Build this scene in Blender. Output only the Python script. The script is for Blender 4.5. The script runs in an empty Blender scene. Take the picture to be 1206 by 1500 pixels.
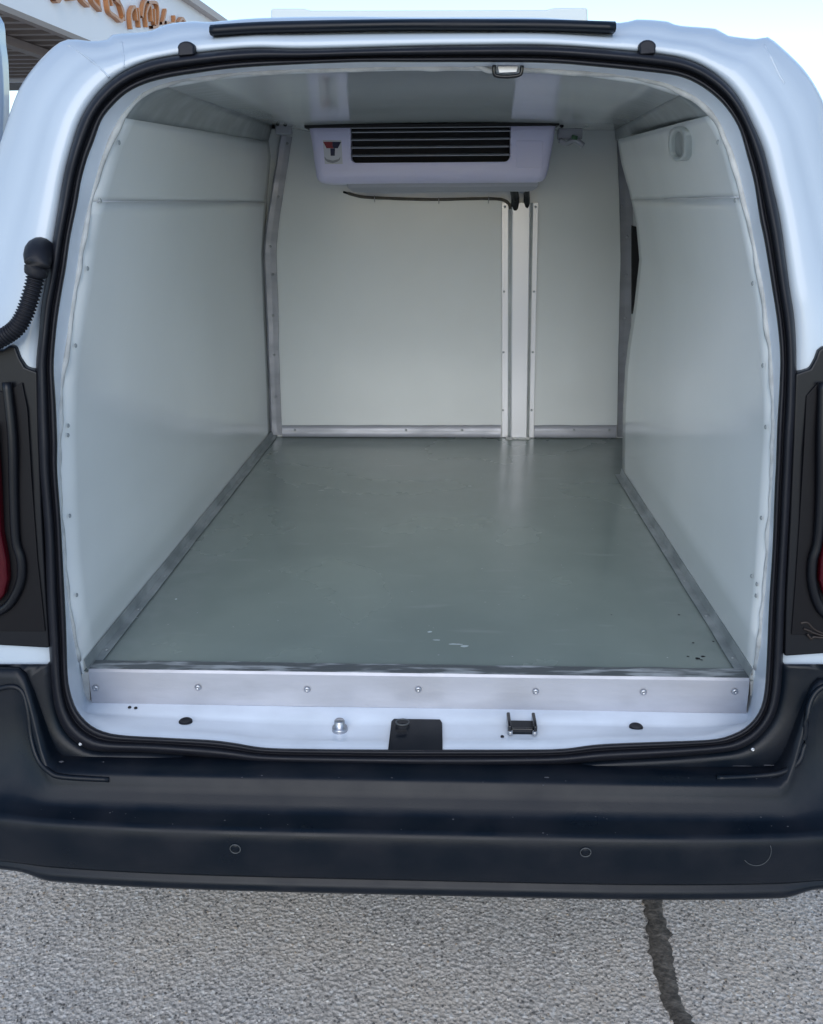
import bpy, bmesh, math, random
from mathutils import Vector, Matrix, noise
random.seed(7)
R = math.radians
scene = bpy.context.scene
C = scene.collection

# ------------------------------------------------------------------ camera
PITCH, YAW, ROLL, FPX = 19.1, 2.3, -0.35, 1308.0
CAM = Vector((0.035, -1.37, 1.43))
def cam_axes():
    p, a, r = R(PITCH), R(YAW), R(ROLL)
    fw = Vector((-math.sin(a)*math.cos(p), math.cos(a)*math.cos(p), -math.sin(p)))
    rt = Vector((math.cos(a), math.sin(a), 0)); up = rt.cross(fw)
    return fw, rt*math.cos(r)+up*math.sin(r), -rt*math.sin(r)+up*math.cos(r)
FW, RT, UP = cam_axes()
cd = bpy.data.cameras.new('camera'); cam = bpy.data.objects.new('camera', cd); C.objects.link(cam)
cd.sensor_fit = 'HORIZONTAL'; cd.sensor_width = 36; cd.lens = 36*FPX/1206; cd.clip_start = .02; cd.clip_end = 3000
m = Matrix((RT, UP, -FW)).transposed().to_4x4(); m.translation = CAM; cam.matrix_world = m
scene.camera = cam

# ------------------------------------------------------------------ light
SUN_EL, SUN_ROT = 32, 183
w = bpy.data.worlds.new('World'); scene.world = w; w.use_nodes = True
nt = w.node_tree; nt.nodes.clear()
sky = nt.nodes.new('ShaderNodeTexSky'); sky.sky_type = 'NISHITA'; sky.sun_disc = False
sky.sun_elevation = R(SUN_EL); sky.sun_rotation = R(SUN_ROT); sky.air_density = 1.0; sky.dust_density = 0.4; sky.ozone_density = 1.2
bg = nt.nodes.new('ShaderNodeBackground'); bg.inputs['Strength'].default_value = 0.11
wo = nt.nodes.new('ShaderNodeOutputWorld')
nt.links.new(sky.outputs[0], bg.inputs[0]); nt.links.new(bg.outputs[0], wo.inputs[0])
sd = bpy.data.lights.new('sun', 'SUN'); sd.energy = 0.85; sd.angle = R(50); sd.color = (1, .97, .93)
sun = bpy.data.objects.new('sun', sd); C.objects.link(sun)
# direction to the sun, same convention as the sky (rotation 0 = +Y, clockwise)
az = R(SUN_ROT); sdir = Vector((math.sin(az)*math.cos(R(SUN_EL)), math.cos(az)*math.cos(R(SUN_EL)), math.sin(R(SUN_EL))))
sun.rotation_euler = sdir.to_track_quat('Z', 'Y').to_euler(); sun.location = (0, 0, 8)
scene.render.engine = 'CYCLES'
scene.view_settings.view_transform = 'Standard'; scene.view_settings.look = 'None'
scene.view_settings.gamma = 1; scene.view_settings.use_curve_mapping = False
scene.view_settings.exposure = 1.05

# ------------------------------------------------------------------ measuring: photo pixel + known distance -> place
def ray(px, py): return FW + RT*((px-603)/FPX) + UP*((750-py)/FPX)
def at(px, py, Y):
    d = ray(px, py); return CAM + d*((Y-CAM.y)/d.y)
def atz(px, py, Z):
    d = ray(px, py); return CAM + d*((Z-CAM.z)/d.z)
def lerp_tab(tab, z):
    if z <= tab[0][0]: return tab[0][1]
    for (a, b), (c, d) in zip(tab, tab[1:]):
        if z <= c: return b+(d-b)*(z-a)/(c-a)
    return tab[-1][1]
GT = [(.58, -.150), (.64, -.138), (.75, -.118), (1.1, -.09), (1.3, -.06), (1.5, -.02), (1.62, .01), (1.75, .06)]
def g(z): return lerp_tab(GT, z)                      # the van's rear face: leans forward towards the roof
def on(px, py, off=0.0, fun=g):
    Y = 0
    for _ in range(25):
        p = at(px, py, Y); Y = .5*Y + .5*(fun(p.z)+off)
    return at(px, py, Y)

# ------------------------------------------------------------------ materials
def mat(name, col, rough=.5, metal=0, spec=.5, var=.0, vscale=6, bump=.0, bscale=60, rvar=0., coat=0., stretch=(1, 1, 1), col2=None, cr=(.4, .65), detail=5):
    m = bpy.data.materials.new(name); m.use_nodes = True; n = m.node_tree.nodes; l = m.node_tree.links
    b = n['Principled BSDF']; b.inputs['Roughness'].default_value = rough; b.inputs['Metallic'].default_value = metal
    b.inputs['Specular IOR Level'].default_value = spec; b.inputs['Coat Weight'].default_value = coat
    b.inputs['Base Color'].default_value = (*col, 1)
    tc = n.new('ShaderNodeTexCoord'); mp = n.new('ShaderNodeMapping'); mp.inputs['Scale'].default_value = stretch
    l.new(tc.outputs['Object'], mp.inputs[0])
    if var or rvar:
        t = n.new('ShaderNodeTexNoise'); t.inputs['Scale'].default_value = vscale; t.inputs['Detail'].default_value = detail
        l.new(mp.outputs[0], t.inputs['Vector'])
        r = n.new('ShaderNodeValToRGB'); r.color_ramp.elements[0].position = cr[0]; r.color_ramp.elements[1].position = cr[1]
        r.color_ramp.elements[0].color = (*col, 1)
        c2 = col2 or tuple(c*(1-var) for c in col)
        r.color_ramp.elements[1].color = (*c2, 1)
        l.new(t.outputs[0], r.inputs[0])
        if var: l.new(r.outputs[0], b.inputs['Base Color'])
        if rvar:
            mr = n.new('ShaderNodeMapRange'); mr.inputs['To Min'].default_value = max(.02, rough-rvar); mr.inputs['To Max'].default_value = rough+rvar
            mr.inputs['From Min'].default_value = .3; mr.inputs['From Max'].default_value = .7
            l.new(t.outputs[0], mr.inputs[0]); l.new(mr.outputs[0], b.inputs['Roughness'])
    if bump:
        t2 = n.new('ShaderNodeTexNoise'); t2.inputs['Scale'].default_value = bscale; t2.inputs['Detail'].default_value = 3
        l.new(mp.outputs[0], t2.inputs['Vector'])
        bp = n.new('ShaderNodeBump'); bp.inputs['Strength'].default_value = 1; bp.inputs['Distance'].default_value = bump
        l.new(t2.outputs[0], bp.inputs['Height']); l.new(bp.outputs[0], b.inputs['Normal'])
    return m
M = {}
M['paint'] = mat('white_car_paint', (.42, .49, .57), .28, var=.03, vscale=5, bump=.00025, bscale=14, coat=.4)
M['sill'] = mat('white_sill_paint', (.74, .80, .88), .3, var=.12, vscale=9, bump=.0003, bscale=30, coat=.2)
M['grp'] = mat('offwhite_wall_panel', (.83, .86, .86), .18, var=.04, vscale=3, bump=.0007, bscale=3.5, rvar=.06)
M['ceil'] = mat('offwhite_ceiling_panel', (.86, .89, .89), .10, var=.05, vscale=3, bump=.0004, bscale=4, rvar=.03)
M['seal'] = mat('black_rubber', (.008, .009, .014), .5, spec=.3, bump=.0002, bscale=150, rvar=.1, vscale=20)
M['plastic'] = mat('black_bumper_plastic', (.003, .006, .011), .36, spec=.22, var=.3, col2=(.008, .010, .015), vscale=12, bump=.00012, bscale=500, rvar=.1)
M['dring'] = mat('dark_grey_ring', (.05, .055, .06), .5)
M['lampblk'] = mat('black_lamp_housing', (.005, .006, .009), .35, spec=.3)
M['deep'] = mat('deep_black_plastic', (.004, .004, .006), .45, spec=.2)
M['gloss'] = mat('glossy_black_plastic', (.006, .007, .010), .12)
M['alu'] = mat('scuffed_aluminium', (.42, .43, .475), .42, metal=.3, var=.16, vscale=7, bump=.0004, bscale=40, rvar=.12, stretch=(1, 3, 3))
M['alud'] = mat('dull_aluminium', (.26, .29, .30), .45, metal=.3, col2=(.42, .45, .46), var=.35, vscale=14, rvar=.12, bump=.0005, bscale=30)
M['worn'] = mat('worn_metal', (.11, .125, .135), .4, metal=.2, var=.5, col2=(.42, .45, .48), vscale=26, stretch=(.5, 3, 1), cr=(.5, .66), bump=.0006, bscale=50)
M['steel'] = mat('zinc_steel', (.42, .43, .46), .35, metal=.9)
M['unit'] = mat('unit_housing_plastic', (.76, .74, .98), .28, bump=.0001, bscale=300)
M['duct'] = mat('white_duct_plastic', (.88, .88, .92), .25, metal=.25)
M['dark'] = mat('dark_void', (.006, .006, .008), .7)
M['slat'] = mat('grey_slat', (.42, .43, .48), .4)
M['red'] = mat('red_lens', (.05, .002, .006), .25, spec=.3)
M['logo_red'] = mat('logo_red', (.25, .03, .04), .5); M['logo_blue'] = mat('logo_navy', (.02, .02, .06), .5); M['logo_grey'] = mat('logo_grey', (.3, .3, .33), .5)
M['stick'] = mat('sticker_grey', (.62, .62, .68), .45)
M['hose'] = mat('brown_hose', (.13, .115, .09), .5, var=.4, vscale=40)
M['sealant'] = mat('sealant', (.62, .63, .62), .5, var=.25, vscale=40, bump=.001, bscale=60)
M['tyre'] = mat('tyre', (.02, .02, .02), .8, bump=.001, bscale=80); M['gold'] = mat('gold_letter', (.50, .21, .08), .4)
M['fascia'] = mat('fascia_white', (.90, .89, .90), .5, var=.05, vscale=.6); M['deck'] = mat('weathered_deck', (.20, .17, .15), .7, var=.3, vscale=2)
M['beam'] = mat('canopy_beam', (.30, .25, .22), .6); M['roofunit'] = mat('roof_unit_plastic', (.55, .60, .60), .5)
M['lamp'] = mat('lamp_cover', (.50, .54, .54), .3)
M['wire'] = mat('brown_wire', (.016, .010, .008), .5)

def floor_mat():
    m = mat('grey_green_floor', (.182, .225, .212), .25, var=.25, vscale=3.0, col2=(.215, .262, .245), rvar=.07, bump=.0004, bscale=8)
    n = m.node_tree.nodes; l = m.node_tree.links; b = n['Principled BSDF']
    src = b.inputs['Base Color'].links[0].from_socket
    tc = n.new('ShaderNodeTexCoord'); mp = n.new('ShaderNodeMapping'); mp.inputs['Scale'].default_value = (2, 9, 1); mp.inputs['Rotation'].default_value = (0, 0, .05)
    l.new(tc.outputs['Object'], mp.inputs[0]); t = n.new('ShaderNodeTexNoise'); t.inputs['Scale'].default_value = 3; t.inputs['Detail'].default_value = 6
    l.new(mp.outputs[0], t.inputs['Vector']); r = n.new('ShaderNodeValToRGB'); r.color_ramp.elements[0].position = .62; r.color_ramp.elements[1].position = 1.0
    l.new(t.outputs[0], r.inputs[0]); mx = n.new('ShaderNodeMixRGB'); mx.inputs['Color2'].default_value = (.30, .34, .33, 1)
    l.new(r.outputs[0], mx.inputs['Fac']); l.new(src, mx.inputs['Color1'])
    # pale wear along the edges (distance from the middle of the floor)
    sx = n.new('ShaderNodeSeparateXYZ'); l.new(tc.outputs['Object'], sx.inputs[0])
    ab = n.new('ShaderNodeMath'); ab.operation = 'ABSOLUTE'; l.new(sx.outputs[0], ab.inputs[0])
    mr = n.new('ShaderNodeMapRange'); mr.inputs['From Min'].default_value = .44; mr.inputs['From Max'].default_value = .54; mr.inputs['To Max'].default_value = .5
    l.new(ab.outputs[0], mr.inputs[0])
    t3 = n.new('ShaderNodeTexNoise'); t3.inputs['Scale'].default_value = 22; l.new(tc.outputs['Object'], t3.inputs['Vector'])
    mm = n.new('ShaderNodeMath'); mm.operation = 'MULTIPLY'; l.new(mr.outputs[0], mm.inputs[0]); l.new(t3.outputs[0], mm.inputs[1])
    mx2 = n.new('ShaderNodeMixRGB'); mx2.inputs['Color2'].default_value = (.34, .37, .36, 1); l.new(mm.outputs[0], mx2.inputs['Fac']); l.new(mx.outputs[0], mx2.inputs['Color1'])
    l.new(mx2.outputs[0], b.inputs['Base Color'])
    return m
M['floor'] = floor_mat()

def asphalt_mat():
    m = bpy.data.materials.new('asphalt'); m.use_nodes = True; n = m.node_tree.nodes; l = m.node_tree.links; b = n['Principled BSDF']
    b.inputs['Roughness'].default_value = .75
    tc = n.new('ShaderNodeTexCoord')
    def noi(s, d=5, rgh=.6):
        t = n.new('ShaderNodeTexNoise'); t.inputs['Scale'].default_value = s; t.inputs['Detail'].default_value = d; t.inputs['Roughness'].default_value = rgh
        l.new(tc.outputs['Object'], t.inputs['Vector']); return t
    def ramp(src, p0, p1, c0, c1):
        r = n.new('ShaderNodeValToRGB'); r.color_ramp.elements[0].position = p0; r.color_ramp.elements[1].position = p1
        r.color_ramp.elements[0].color = (*c0, 1); r.color_ramp.elements[1].color = (*c1, 1); l.new(src, r.inputs[0]); return r
    def mix(f, a, c, mode='MIX'):
        x = n.new('ShaderNodeMixRGB'); x.blend_type = mode; l.new(a, x.inputs['Color1'])
        if isinstance(f, float): x.inputs['Fac'].default_value = f
        else: l.new(f, x.inputs['Fac'])
        if isinstance(c, tuple): x.inputs['Color2'].default_value = (*c, 1)
        else: l.new(c, x.inputs['Color2'])
        return x
    v = n.new('ShaderNodeTexVoronoi'); v.inputs['Scale'].default_value = 170; l.new(tc.outputs['Object'], v.inputs['Vector'])
    v2 = n.new('ShaderNodeTexVoronoi'); v2.inputs['Scale'].default_value = 120; l.new(tc.outputs['Object'], v2.inputs['Vector'])
    big = noi(2.2, 4); fine = noi(120, 4, .7)
    base = ramp(fine.outputs[0], .36, .68, (.26, .245, .23), (.72, .675, .63))
    bigr = ramp(big.outputs[0], .40, .60, (0, 0, 0), (1, 1, 1))
    tint = mix(bigr.outputs[0], base.outputs[0], (.56, .49, .41))
    t2 = mix(.5, base.outputs[0], tint.outputs[0])
    sp = ramp(v.outputs['Color'], .70, .86, (0, 0, 0), (1, 1, 1))
    agg = mix(sp.outputs[0], t2.outputs[0], (.65, .63, .60)); agg2 = mix(.85, t2.outputs[0], agg.outputs[0])
    l.new(agg2.outputs[0], b.inputs['Base Color'])
    h = n.new('ShaderNodeMath'); h.operation = 'ADD'; l.new(v2.outputs['Distance'], h.inputs[0]); l.new(fine.outputs[0], h.inputs[1])
    bp = n.new('ShaderNodeBump'); bp.inputs['Distance'].default_value = .0042; bp.inputs['Strength'].default_value = .9; l.new(h.outputs[0], bp.inputs['Height'])
    l.new(bp.outputs[0], b.inputs['Normal'])
    return m
M['asphalt'] = asphalt_mat()
M['tar'] = mat('dark_tar', (.055, .048, .042), .7, var=.4, col2=(.13, .115, .10), vscale=60, bump=.004, bscale=120)

# ------------------------------------------------------------------ mesh helpers
def link(name, me, ma, parent=None, smooth=True, label=None):
    o = bpy.data.objects.new(name, me); C.objects.link(o)
    if ma is not None and not me.materials: me.materials.append(ma)
    if smooth: me.shade_smooth()
    if parent is not None: o.parent = parent
    if label: o['label'] = label
    return o
def obj(name, verts, faces, ma, parent=None, smooth=True, label=None, solid=0, bevel=0, seg=2):
    me = bpy.data.meshes.new(name); me.from_pydata([tuple(v) for v in verts], [], faces)
    bm = bmesh.new(); bm.from_mesh(me); bmesh.ops.recalc_face_normals(bm, faces=bm.faces); bm.to_mesh(me); bm.free()
    o = link(name, me, ma, parent, smooth, label)
    if solid:
        s = o.modifiers.new('thick', 'SOLIDIFY'); s.thickness = solid; s.offset = 0
    if bevel:
        b = o.modifiers.new('bevel', 'BEVEL'); b.width = bevel; b.segments = seg; b.limit_method = 'ANGLE'; b.angle_limit = R(35); b.harden_normals = True
    return o
def grid(rows, closed=False):
    V = [p for r in rows for p in r]; k = len(rows[0]); F = []
    for i in range(len(rows)-1):
        for j in range(k if closed else k-1):
            a, b = i*k+j, i*k+(j+1) % k
            F.append((a, b, b+k, a+k))
    return V, F
def cr(pts, n, closed=False):
    """Catmull-Rom curve through points, n samples per span"""
    out = []; N = len(pts)
    P = [Vector(p) for p in pts]
    spans = N if closed else N-1
    for i in range(spans):
        p0 = P[(i-1) % N] if closed or i > 0 else P[0]; p1 = P[i]; p2 = P[(i+1) % N]
        p3 = P[(i+2) % N] if closed or i+2 < N else P[-1]
        for k in range(n):
            t = k/n
            out.append(.5*((2*p1)+(p2-p0)*t+(2*p0-5*p1+4*p2-p3)*t*t+(3*p1-p0-3*p2+p3)*t*t*t))
    if not closed: out.append(P[-1])
    return out
def tube(name, pts, r, ma, parent=None, sides=10, label=None, rf=None, caps=True):
    pts = [Vector(p) for p in pts]; rows = []; ref = Vector((.1, .3, 1)).normalized()
    for i, p in enumerate(pts):
        t = (pts[min(i+1, len(pts)-1)]-pts[max(i-1, 0)]).normalized()
        a = t.cross(ref).normalized(); b = t.cross(a).normalized(); rr = r*(rf(i) if rf else 1)
        rows.append([p+(a*math.cos(2*math.pi*k/sides)+b*math.sin(2*math.pi*k/sides))*rr for k in range(sides)])
    V, F = grid(rows, True)
    if caps: F.append(tuple(range(sides))[::-1]); F.append(tuple(range(len(V)-sides, len(V))))
    return obj(name, V, F, ma, parent, label=label)
def prism(name, front, back, ma, parent=None, bevel=.0, label=None, smooth=False):
    """closed solid between two matching outlines"""
    k = len(front); V = list(front)+list(back); F = [tuple(range(k)), tuple(range(2*k-1, k-1, -1))]
    F += [(i, k+i, k+(i+1) % k, (i+1) % k) for i in range(k)]
    return obj(name, V, F, ma, parent, smooth=bool(bevel) or smooth, bevel=bevel, label=label)
def plate(name, px, Y, th, ma, parent=None, bevel=.001, label=None):
    """flat part measured in the vertical plane at distance Y, with real thickness th towards the van front"""
    f = [at(x, y, Y) for x, y in px]; b = [p+Vector((0, th, 0)) for p in f]
    return prism(name, f, b, ma, parent, bevel, label)
def box(name, c, s, ma, parent=None, bevel=.001, rot=None, label=None):
    c = Vector(c); q = rot or Matrix.Identity(3)
    V = [c+q @ Vector((sx*s[0]/2, sy*s[1]/2, sz*s[2]/2)) for sx in (-1, 1) for sy in (-1, 1) for sz in (-1, 1)]
    F = [(0, 1, 3, 2), (4, 6, 7, 5), (0, 4, 5, 1), (2, 3, 7, 6), (0, 2, 6, 4), (1, 5, 7, 3)]
    return obj(name, V, F, ma, parent, smooth=bool(bevel), bevel=bevel, label=label)
def rrect(x0, y0, x1, y1, r, n=5):
    out = []
    for cx, cy, a0 in ((x1-r, y1-r, 0), (x0+r, y1-r, 90), (x0+r, y0+r, 180), (x1-r, y0+r, 270)):
        for k in range(n+1):
            a = R(a0+90*k/n); out.append((cx+r*math.cos(a), cy+r*math.sin(a)))
    return out
# shared rivet mesh: dome on a flange, facing -Y in local space
def lathe_mesh(name, prof, sides, ma):
    rows = [[(r*math.cos(2*math.pi*k/sides), y, r*math.sin(2*math.pi*k/sides)) for k in range(sides)] for r, y in prof]
    V, F = grid(rows, True); F.append(tuple(range(len(V)-sides, len(V))))
    me = bpy.data.meshes.new(name); me.from_pydata(V, [], F)
    bm = bmesh.new(); bm.from_mesh(me); bmesh.ops.recalc_face_normals(bm, faces=bm.faces); bm.to_mesh(me); bm.free()
    me.materials.append(ma); me.shade_smooth(); return me
RIV = lathe_mesh('rivet', [(.0050, 0), (.0048, -.0010), (.0036, -.0022), (.0018, -.0028), (.0012, -.0016)], 12, M['steel'])
RIVD = lathe_mesh('rivet_dull', [(.0042, 0), (.0040, -.0008), (.0030, -.0018), (.0014, -.0022), (.001, -.0012)], 10, M['alud'])
def rivet(p, nrm, parent, me=None, s=1.0):
    o = bpy.data.objects.new('rivet', me or RIV); C.objects.link(o); o.parent = parent; o.location = p
    o.rotation_euler = Vector(nrm).to_track_quat('-Y', 'Z').to_euler(); o.scale = (s, s, s); return o

# ------------------------------------------------------------------ setting
def structure(o, kind='structure'): o['kind'] = kind; return o
gv = []; n_ = 60
ext = [-900, -200, -60, -20, -8, -4, -2, -1, 0, 1, 2, 4, 8, 20, 60, 200, 900]
rows = [[(x, y, 0) for x in ext] for y in ext]
V, F = grid(rows); ground = structure(obj('asphalt_ground', V, F, M['asphalt'], smooth=False))
# filled crack running from under the van towards the camera
L = [(925, 1150), (938, 1300), (944, 1335), (949, 1370), (954, 1400), (963, 1440), (971, 1470), (985, 1495), (1000, 1520), (1010, 1560), (1016, 1640), (1040, 1760), (1036, 1950), (1060, 2200)]
Rr = [(950, 1150), (968, 1300), (972, 1335), (980, 1365), (985, 1400), (991, 1430), (994, 1450), (1004, 1480), (1020, 1500), (1045, 1560), (1052, 1640), (1066, 1760), (1068, 1950), (1080, 2200)]
l_, r_ = cr([(x, y, 0) for x, y in L], 8), cr([(x, y, 0) for x, y in Rr], 8)
rows = []
for i, (a, b) in enumerate(zip(l_, r_)):
    j1, j2 = noise.noise((a.y*.09, 1, 0))*6+noise.noise((a.y*.4, 9, 0))*6, noise.noise((a.y*.09, 5, 0))*6+noise.noise((a.y*.4, 3, 0))*6
    A, B = atz(a.x+j1, a.y, .001), atz(b.x+j2, b.y, .001)
    rows.append([A, A.lerp(B, .12)+Vector((0, 0, .003)), A.lerp(B, .5)+Vector((0, 0, .0042)), A.lerp(B, .88)+Vector((0, 0, .003)), B])
V, F = grid(rows); tar = structure(obj('tar_crack', V, F, M['tar']))
# stones showing in the asphalt and loose grit
tones = [(.13, .125, .12), (.28, .265, .25), (.46, .44, .41), (.66, .64, .60), (.40, .33, .26)]
gm = [mat('stone', c, .75, var=.3, vscale=90) for c in tones]
rg = random.Random(11); ico = bmesh.new(); bmesh.ops.create_icosphere(ico, subdivisions=1, radius=1); IV = [v.co.copy() for v in ico.verts]; IF = [[v.index for v in f.verts] for f in ico.faces]; ico.free()
V = []; F = []; MI = []
for k in range(16000):
    x, y = rg.uniform(-1.05, 1.05), rg.uniform(-.30, .50); s_ = rg.choice((.0009, .0012, .0016, .0022, .003)); q = Matrix.Rotation(rg.random()*6.28, 3, 'Z'); b0 = len(V)
    ax_ = (rg.uniform(.8, 1.5), rg.uniform(.7, 1.1), rg.uniform(.35, .6)); up = s_*rg.uniform(-.1, .25)
    for v in IV:
        u = q @ Vector((v.x*ax_[0], v.y*ax_[1], v.z*ax_[2]))*s_*rg.uniform(.8, 1.15); V.append((u.x+x, u.y+y, u.z+up+.0004))
    F += [[i_+b0 for i_ in f] for f in IF]; MI += [rg.choices(range(5), (4, 5, 4, 1, 1))[0]]*len(IF)
me = bpy.data.meshes.new('loose_grit'); me.from_pydata(V, [], F)
for mm_ in gm: me.materials.append(mm_)
me.polygons.foreach_set('material_index', MI)
structure(link('loose_grit', me, None, smooth=False), 'stuff')

# ------------------------------------------------------------------ the van
van = bpy.data.objects.new('cargo_van', None); C.objects.link(van)
van['label'] = 'white refrigerated cargo van with its rear doors open, showing the empty insulated load bay'; van['category'] = 'van'

OUT = [(600, 68), (450, 72), (380, 70.5), (332, 73), (285, 78), (245, 83), (212, 91), (179, 106), (153, 126), (133, 149), (116, 179), (103, 219), (93, 259), (86, 300),
       (80, 335), (75, 364), (67, 412), (61, 444), (57, 487), (53, 527), (53, 553), (53, 593), (55, 647), (58, 700), (65, 783), (68, 883), (72, 950), (77, 1017), (84, 1050), (97, 1075), (117, 1092), (143, 1101),
       (219, 1103), (328, 1112), (386, 1118), (500, 1121), (654, 1123), (800, 1121), (882, 1115), (984, 1109), (1052, 1103), (1086, 1097), (1113, 1080), (1134, 1052), (1143, 1020), (1147, 974),
       (1152, 850), (1158, 750), (1163, 650), (1166, 610), (1167, 567), (1167, 513), (1164, 465), (1157, 420), (1147, 345), (1140, 305), (1133, 276), (1119, 219), (1101, 177), (1084, 145), (1063, 120), (1034, 99), (1006, 87), (978, 81), (935, 76), (851, 69), (780, 66), (690, 66.5)]
INN = [(600, 91), (519, 91), (400, 96), (332, 101), (282, 108), (245, 114), (212, 123), (186, 136), (166, 154), (149, 176), (138, 206), (128, 232), (119, 265), (113, 300),
       (103, 348), (97, 391), (91, 425), (84, 471), (80, 513), (79, 545), (82, 593), (84, 647), (84, 690), (89, 760), (93, 837), (97, 917), (99, 983), (103, 1013), (113, 1040), (130, 1060), (150, 1071), (180, 1077),
       (250, 1081), (308, 1084), (342, 1088), (386, 1095), (450, 1097), (569, 1098), (649, 1098), (740, 1098), (821, 1097), (882, 1090), (984, 1086), (1045, 1083), (1072, 1076), (1093, 1065), (1110, 1046), (1119, 1020), (1123, 974),
       (1127, 883), (1132, 800), (1135, 717), (1137, 680), (1139, 620), (1142, 567), (1143, 521), (1139, 473), (1131, 420), (1120, 353), (1113, 320), (1105, 268), (1094, 226), (1084, 191), (1070, 166), (1052, 145), (1024, 124), (992, 111), (939, 104), (868, 97), (800, 92), (700, 91)]
# front edge of the interior lining / bottom of the aluminium kick strip
LIN = [(600, 99), (400, 104), (300, 112), (240, 124), (205, 142), (180, 172), (160, 212), (146, 255), (133, 300), (122, 350), (115, 400), (108, 445), (101, 490), (95, 530), (89, 580), (87, 650), (90, 760), (96, 840), (102, 890), (110, 935), (117, 975), (120, 1005), (126, 1030), (134, 1034),
       (250, 1034), (400, 1034), (603, 1036), (800, 1038), (1000, 1041), (1085, 1042), (1096, 1040), (1102, 1015), (1106, 985), (1113, 935), (1119, 880), (1125, 800), (1129, 730), (1134, 650), (1133, 600), (1130, 540), (1125, 490), (1119, 440), (1108, 380), (1097, 325), (1085, 275), (1073, 230), (1058, 193), (1036, 160), (1000, 135), (950, 118), (860, 106), (740, 100)]
SIL = [(600, 25), (500, 24), (380, 26), (308, 32), (285, 31), (245, 35), (216, 46), (166, 50), (156, 58), (133, 60), (96, 58), (66, 80), (36, 116), (20, 149), (7, 189), (-20, 270), (-62, 380), (-130, 500), (-185, 650), (-225, 800), (-240, 950), (-225, 1060), (-180, 1140), (-60, 1165), (60, 1165), (200, 1165),
       (603, 1165), (1000, 1165), (1180, 1165), (1290, 1165), (1400, 1140), (1455, 1060), (1465, 950), (1450, 800), (1405, 650), (1345, 500), (1276, 380), (1238, 270), (1212, 165), (1200, 134), (1179, 102), (1151, 74), (1126, 54), (1112, 57), (1063, 51), (1052, 42), (995, 37), (978, 31), (932, 28), (904, 33), (800, 26), (700, 25)]
NA = 420
def angular(pts, n=NA, cx=603, cy=600, sm=6):
    c = cr([(x, y, 0) for x, y in pts], sm, True); c.append(c[0])
    A = [math.atan2(p.y-cy, p.x-cx) for p in c]
    out = []
    for k in range(n):
        a = -math.pi/2-2*math.pi*k/n
        d = Vector((math.cos(a), math.sin(a))); best = None
        for p, q in zip(c, c[1:]):
            e = Vector((q.x-p.x, q.y-p.y)); den = d.x*e.y-d.y*e.x
            if abs(den) < 1e-9: continue
            w_ = Vector((p.x-cx, p.y-cy)); t = (w_.x*e.y-w_.y*e.x)/den; u = (w_.x*d.y-w_.y*d.x)/den
            if t > 0 and -1e-6 <= u <= 1+1e-6 and (best is None or t > best): best = t
        out.append((cx+d.x*best, cy+d.y*best))
    return out
aO, aI, aL, aS = angular(OUT), angular(INN), angular(LIN), angular(SIL)
def mixp(a, b, s): return (a[0]+(b[0]-a[0])*s, a[1]+(b[1]-a[1])*s)

# rubber weatherstrip: round outer bulb, groove, thin inner lip
prof = [(0, .004), (.02, -.006), (.10, -.013), (.22, -.018), (.36, -.019), (.48, -.015), (.57, -.008), (.62, -.001), (.66, .000), (.70, -.005), (.80, -.009), (.90, -.007), (.97, -.001), (1.0, .010)]
rows = []
for s, h in prof:
    rows.append([on(*mixp(a, b, s), off=h) for a, b in zip(aO, aI)])
V, F = grid(rows, True); obj('weatherstrip', V, F, M['seal'], van, label='black rubber weatherstrip around the rear door opening')

# painted door frame between weatherstrip and lining (sill at the bottom)
def YL(z): return g(z)+.125-.08*max(0., min(1., (z-.67)/.10))
liner = []
for (x, y) in aL:
    p = on(x, y, 0, YL)
    liner.append(p)
outer = [on(x, y, .008) for x, y in aI]
rows = []
for s in (0, .06, .14, .22, .3, .4, .5, .6, .66, .72, .8, .9, 1.0):
    r = []
    for i, (a, b) in enumerate(zip(outer, liner)):
        p = a.lerp(b, s)
        wgt = max(0., min(1., (.66-p.z)/.05))             # sill shape only at the bottom
        mid = 1-min(1, abs(p.x-.0)/.5)**4
        dent = -.004*(1 if .26 < s < .68 else (.5 if .2 < s < .74 else 0))
        zt = outer[i].z+(.598-outer[i].z)*min(1, s*1.5) + .003*math.sin(min(1, s/.2)*math.pi*.5) + dent*mid + .003*math.sin(p.x*9)*math.sin(s*3)
        if s < .01: zt = p.z
        p.z = p.z*(1-wgt)+min(zt, .62)*wgt if p.z < .66 else p.z
        r.append(p)
    rows.append(r)
rows.append([p+Vector(((.012 if p.x > 0 else -.012) if p.z > .64 else 0, .045, .012 if p.z > 1.5 else (-.004 if p.z < .64 else 0))) for p in rows[-1]])
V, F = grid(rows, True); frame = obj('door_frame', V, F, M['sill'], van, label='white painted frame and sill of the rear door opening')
# sealant bead along the front edge of the lining
bead = [p+Vector((noise.noise(p*30)*.003, -.001+noise.noise(p*40)*.002, noise.noise(p*26+Vector((3, 0, 0)))*.003)) for p in liner if p.z > .67]
k0 = [i for i, p in enumerate(liner) if p.z <= .67]
seq = liner[k0[-1]+1:]+liner[:k0[0]]
bead = [p+Vector((noise.noise(p*30)*.003, -.002+noise.noise(p*40)*.002, noise.noise(p*26+Vector((3, 0, 0)))*.003)) for p in seq]
tube('sealant_bead', bead, .0045, M['sealant'], van, 7, rf=lambda i: 1+.45*noise.noise((i*.17, 0, 0)))

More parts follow.
